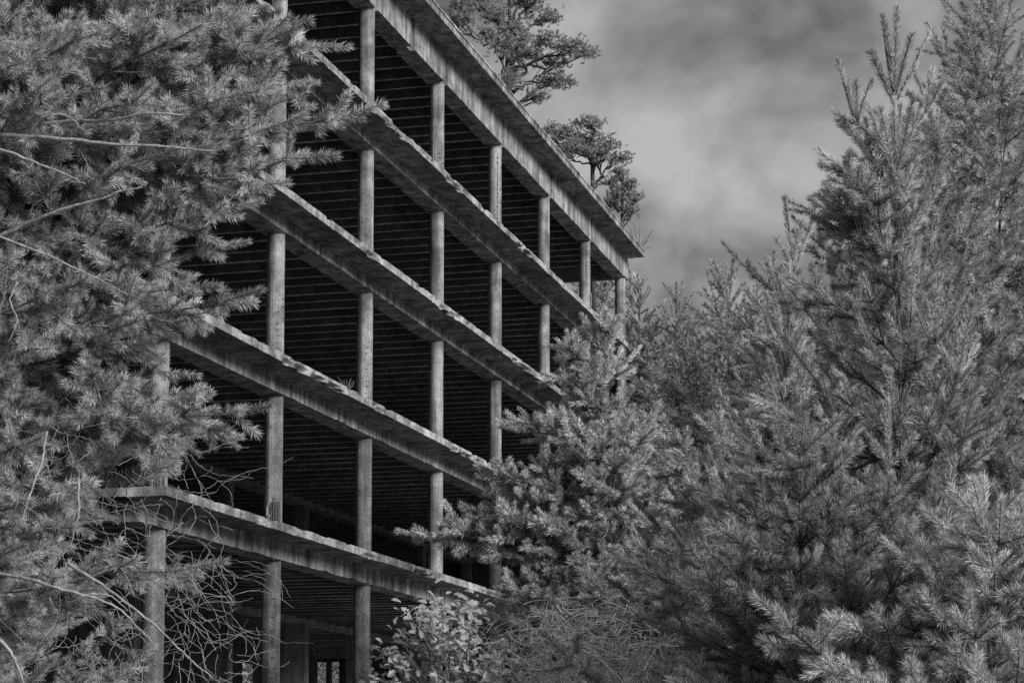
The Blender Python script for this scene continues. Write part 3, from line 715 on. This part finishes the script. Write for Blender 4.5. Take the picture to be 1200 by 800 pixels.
# ------------------------------------------------------------------ oak sapling before the ground storey
def oak():
    R = random.Random(71); base0 = at(545, 800, 14.0); gz = ground_z(base0[0], base0[1])
    e = empty('oak_sapling', (base0[0], base0[1], gz)); tag(e, 'leafy oak sapling with lobed leaves before the ground storey columns', 'oak sapling')
    base = np.array([base0[0], base0[1], gz - .05])
    tips = [(448, 775), (455, 764), (462, 772), (478, 768), (475, 722), (470, 742), (490, 712), (498, 735), (512, 706), (520, 722), (535, 712), (550, 700), (545, 725), (556, 712), (515, 745), (535, 748), (555, 742),
            (490, 755), (505, 765), (525, 770), (545, 768), (568, 762), (585, 772), (600, 785), (480, 788), (500, 790), (520, 795), (545, 792), (570, 790), (592, 800), (612, 798), (460, 798), (440, 795), (530, 760), (560, 778), (500, 778), (575, 800)]
    polys = []; spots = []
    for x, y in tips:
        d = R.uniform(13.5, 14.4)
        tip = at(x + R.uniform(-4, 4), y + R.uniform(-4, 4), d); root = at(R.uniform(520, 570), y + R.uniform(60, 130), 14.0)
        P = bez(root, tip, 8, R.uniform(-.05, .1), R, .05)
        polys.append((P, list(np.linspace(.008, .0025, 9))))
        for q in range(7):
            c = P[8] + (P[6] - P[8]) * R.random() ** 1.5
            spots.append((c + np.array([R.gauss(0, .012), R.gauss(0, .012), R.gauss(0, .012)]), nrm(P[8] - P[6]) * .5))
    for q in range(9):
        polys.append((bez(base + [R.gauss(0, .05), R.gauss(0, .05), 0], at(R.uniform(500, 580), 900 - q * 8, 14.0), 6, .1, R, .06), list(np.linspace(.03, .012, 7))))
    tag(under(link('stems', tubes_mesh('stems', polys), M_BARK), e), kind='stuff')
    meshes = []
    out = [(0, 0), (.02, .012), (.10, .02), (.17, .10), (.25, .055), (.36, .19), (.46, .10), (.58, .25), (.70, .13), (.80, .22), (.92, .12), (1.0, .0)]
    for m in range(4):
        rr = random.Random(m); v = []; f = []
        for (t, w) in out:
            z = .10 * math.sin(t * 3) + rr.uniform(-.015, .015); w *= rr.uniform(.85, 1.15)
            v += [(t, -w, z + .35 * w), (t, 0, z), (t, w, z + .35 * w)]
        for i in range(len(out) - 1):
            a = i * 3; f += [(a, a + 3, a + 4, a + 1), (a + 1, a + 4, a + 5, a + 2)]
        me = pymesh('leaf', v, f); me.materials.append(M_OAK)
        at_ = me.attributes.new('tint', 'FLOAT', 'POINT'); at_.data.foreach_set('value', [rr.uniform(.85, 1.15)] * len(v)); meshes.append(me)
    from mathutils import Matrix
    def frame(d):
        nn = Vector((R.gauss(-.35, .4), R.gauss(-.45, .4), R.uniform(.35, 1.0))).normalized()
        dd = Vector(d) * .6 + Vector((R.gauss(0, 1), R.gauss(0, 1), R.gauss(0, .5))); dd = (dd - nn * dd.dot(nn)).normalized()
        return Matrix((dd, nn.cross(dd), nn)).transposed()
    for c, d in spots:
        o = link('leaf', R.choice(meshes)); o.parent = e; o.rotation_mode = 'QUATERNION'; o.rotation_quaternion = frame(d).to_quaternion()
        o.location = Vector(c) - Vector(e.location); s = R.uniform(.06, .10); o.scale = (s, s, s)
    bv, bf, ba = [], [], []                                # the many leaves behind the ones that show largest
    for c, d in spots * 3:
        me = R.choice(meshes); M = frame(d); s = R.uniform(.05, .09); o = len(bv); c2 = Vector(c) + Vector((R.gauss(0, .06), R.gauss(0, .06), R.gauss(-.02, .06)))
        bv += [tuple(M @ (v.co * s) + c2) for v in me.vertices]; bf += [tuple(i + o for i in p.vertices) for p in me.polygons]; ba += [R.uniform(.8, 1.15)] * len(me.vertices)
    me = pymesh('foliage', bv, bf); me.materials.append(M_OAK); me.attributes.new('tint', 'FLOAT', 'POINT').data.foreach_set('value', ba)
    tag(under(link('foliage', me), e), kind='stuff')
oak()

# ------------------------------------------------------------------ birch with small bright leaves
def birch(label, blobs, d, seed, n):
    R = random.Random(seed); g = np.random.default_rng(seed)
    bx = at(blobs[0][0], 780, d); gz = ground_z(bx[0], bx[1]); e = empty('birch_tree', (bx[0], bx[1], gz)); tag(e, label, 'birch tree', 'birches among the pines')
    base = np.array([bx[0], bx[1], gz - .1]); top = at(blobs[0][0], blobs[0][1] - 25, d)
    P = bez(base, top, 8, 0, R, .15); under(link('trunk', tubes_mesh('trunk', [(P, list(np.linspace(.08, .015, 9)))]), M_TWIG), e)
    polys = []; C = []
    for (x, y, rpx, w) in blobs:
        c = at(x, y, d); r = rpx * d / F
        for q in range(int(26 * w)):
            tip = c + np.array([R.gauss(0, .5), R.gauss(0, .5), R.gauss(0, .6)]) * r
            st = P[R.randint(3, 7)]; B = bez(st, tip, 6, .1, R, .1); polys.append((B, list(np.linspace(.012, .004, 7))))
            k = int(n * w / 26); tt = g.random(k) ** .5; i = np.minimum(5, (2 + 4 * tt).astype(int)); C.append(B[i] + g.normal(size=(k, 3)) * .13)
    tag(under(link('limbs', tubes_mesh('limbs', polys), M_BARKD), e), kind='stuff')
    C = np.concatenate(C); m = len(C); a = g.normal(size=(m, 3)); a /= np.linalg.norm(a, axis=1)[:, None]; b = np.cross(a, g.normal(size=(m, 3))); b /= np.linalg.norm(b, axis=1)[:, None]
    s = g.uniform(.022, .04, m)[:, None]
    V = np.stack([C - a * s, C + b * s * .7, C + a * s * 1.2, C - b * s * .7], 1).reshape(-1, 3)
    me = npmesh('crown', V, np.arange(m * 4).reshape(-1, 4), 4)
    at_ = me.attributes.new('tint', 'FLOAT', 'POINT'); at_.data.foreach_set('value', np.repeat(g.uniform(.7, 1.3, m), 4).astype(np.float32))
    tag(under(link('crown', me, M_BIRCH), e), kind='stuff')
birch('small leaved birch glittering between the facade pine and the pointed pine', [(812, 432, 34, 1.2), (800, 470, 25, .7), (838, 560, 30, 1.0), (828, 515, 22, .5)], 33, 81, 3000)
birch('birch crown seen through the open top storey', [(693, 368, 30, 1.0), (714, 380, 26, .8)], 86, 82, 2600)

birch('sunlit leafy tree seen through the ground storey openings', [(372, 770, 50, 1.0), (340, 780, 45, 1.0), (400, 785, 40, .8), (300, 780, 45, 1.0), (372, 800, 50, 1.0)], 84, 83, 2600)
# ------------------------------------------------------------------ dry broom shrub and bare twiggy shrub
def broom():
    R = random.Random(91); c = at(690, 800, 15.5); gz = ground_z(c[0], c[1]); e = empty('broom_shrub', (c[0], c[1], gz)); tag(e, 'dry broom shrub of pale thin stems beside the oak sapling', 'shrub')
    polys = []
    for q in range(1700):
        x = R.gauss(690, 60); y = 700 + (R.random() ** .8) * 115 + 35 * mnoise.noise(Vector((x * .03, 5.0, 0))); d = R.uniform(14.6, 16.4)
        tip = at(x, y, d); l = R.uniform(.06, .30)
        st = tip + np.array([R.gauss(0, .7), R.gauss(0, .7), -R.uniform(-.1, .9)]) * l
        polys.append((bez(st, tip, 4, .02, R, .035), list(np.linspace(R.uniform(.0015, .004), .0012, 5))))
    for q in range(70):
        st = np.array([c[0] + R.gauss(0, .15), c[1] + R.gauss(0, .15), gz]); tip = at(R.gauss(700, 38), R.uniform(740, 800), R.uniform(15, 16))
        polys.append((bez(st, tip, 6, .05, R, .08), list(np.linspace(.010, .003, 7))))
    me = tubes_mesh('stems', polys, 3); at_ = me.attributes.new('tint', 'FLOAT', 'POINT'); at_.data.foreach_set('value', [1.0] * len(me.vertices))
    tag(under(link('stems', me, M_BROOM), e), kind='stuff')
broom()
def tuft(name, label, base, n, L, r, seed, mat, spread=.7):
    R = random.Random(seed); e = empty(name, tuple(base)); tag(e, label, 'plant'); polys = []
    for q in range(n):
        dd = nrm(np.array([R.gauss(0, spread), R.gauss(0, spread), 1.0])); l = L * R.uniform(.5, 1)
        p0 = np.array(base) + np.array([R.gauss(0, .03), R.gauss(0, .03), -.02]); p1 = p0 + dd * l; p1[2] -= .25 * l * R.random()
        polys.append((bez(p0, p1, 5, .12 * l, R, .02), list(np.linspace(r, r * .35, 6))))
    me = tubes_mesh('blades', polys, 3); at_ = me.attributes.new('tint', 'FLOAT', 'POINT'); at_.data.foreach_set('value', [.8] * len(me.vertices))
    tag(under(link('blades', me, mat), e), kind='stuff')
def edge_x(px, Y, Z):
    lo, hi = -20, 60
    for _ in range(50):
        m = (lo + hi) / 2
        if proj(np.array([m, Y, Z]))[0] < px: lo = m
        else: hi = m
    return lo
zt = BB[2] + SOF[2] + THK; tuft('grass_tuft', 'grass tuft rooted on the second floor edge beside a column', (edge_x(405, -.8, zt), -.8, zt), 16, .34, .006, 3, M_BROOM)
zt = BB[5] + SOF[5] + .215; tuft('weed_tuft', 'dry weeds hanging over the roof edge', (edge_x(592, -.85, zt), -.86, zt), 110, .95, .012, 4, M_BROOM, 2.2)
tuft('roof_sapling', 'bare twiggy sapling growing from the far roof corner', (edge_x(748, -.6, zt), -.6, zt), 14, 1.5, .02, 5, M_BARKD, .6)
print('NEEDLES', TOTAL[0])
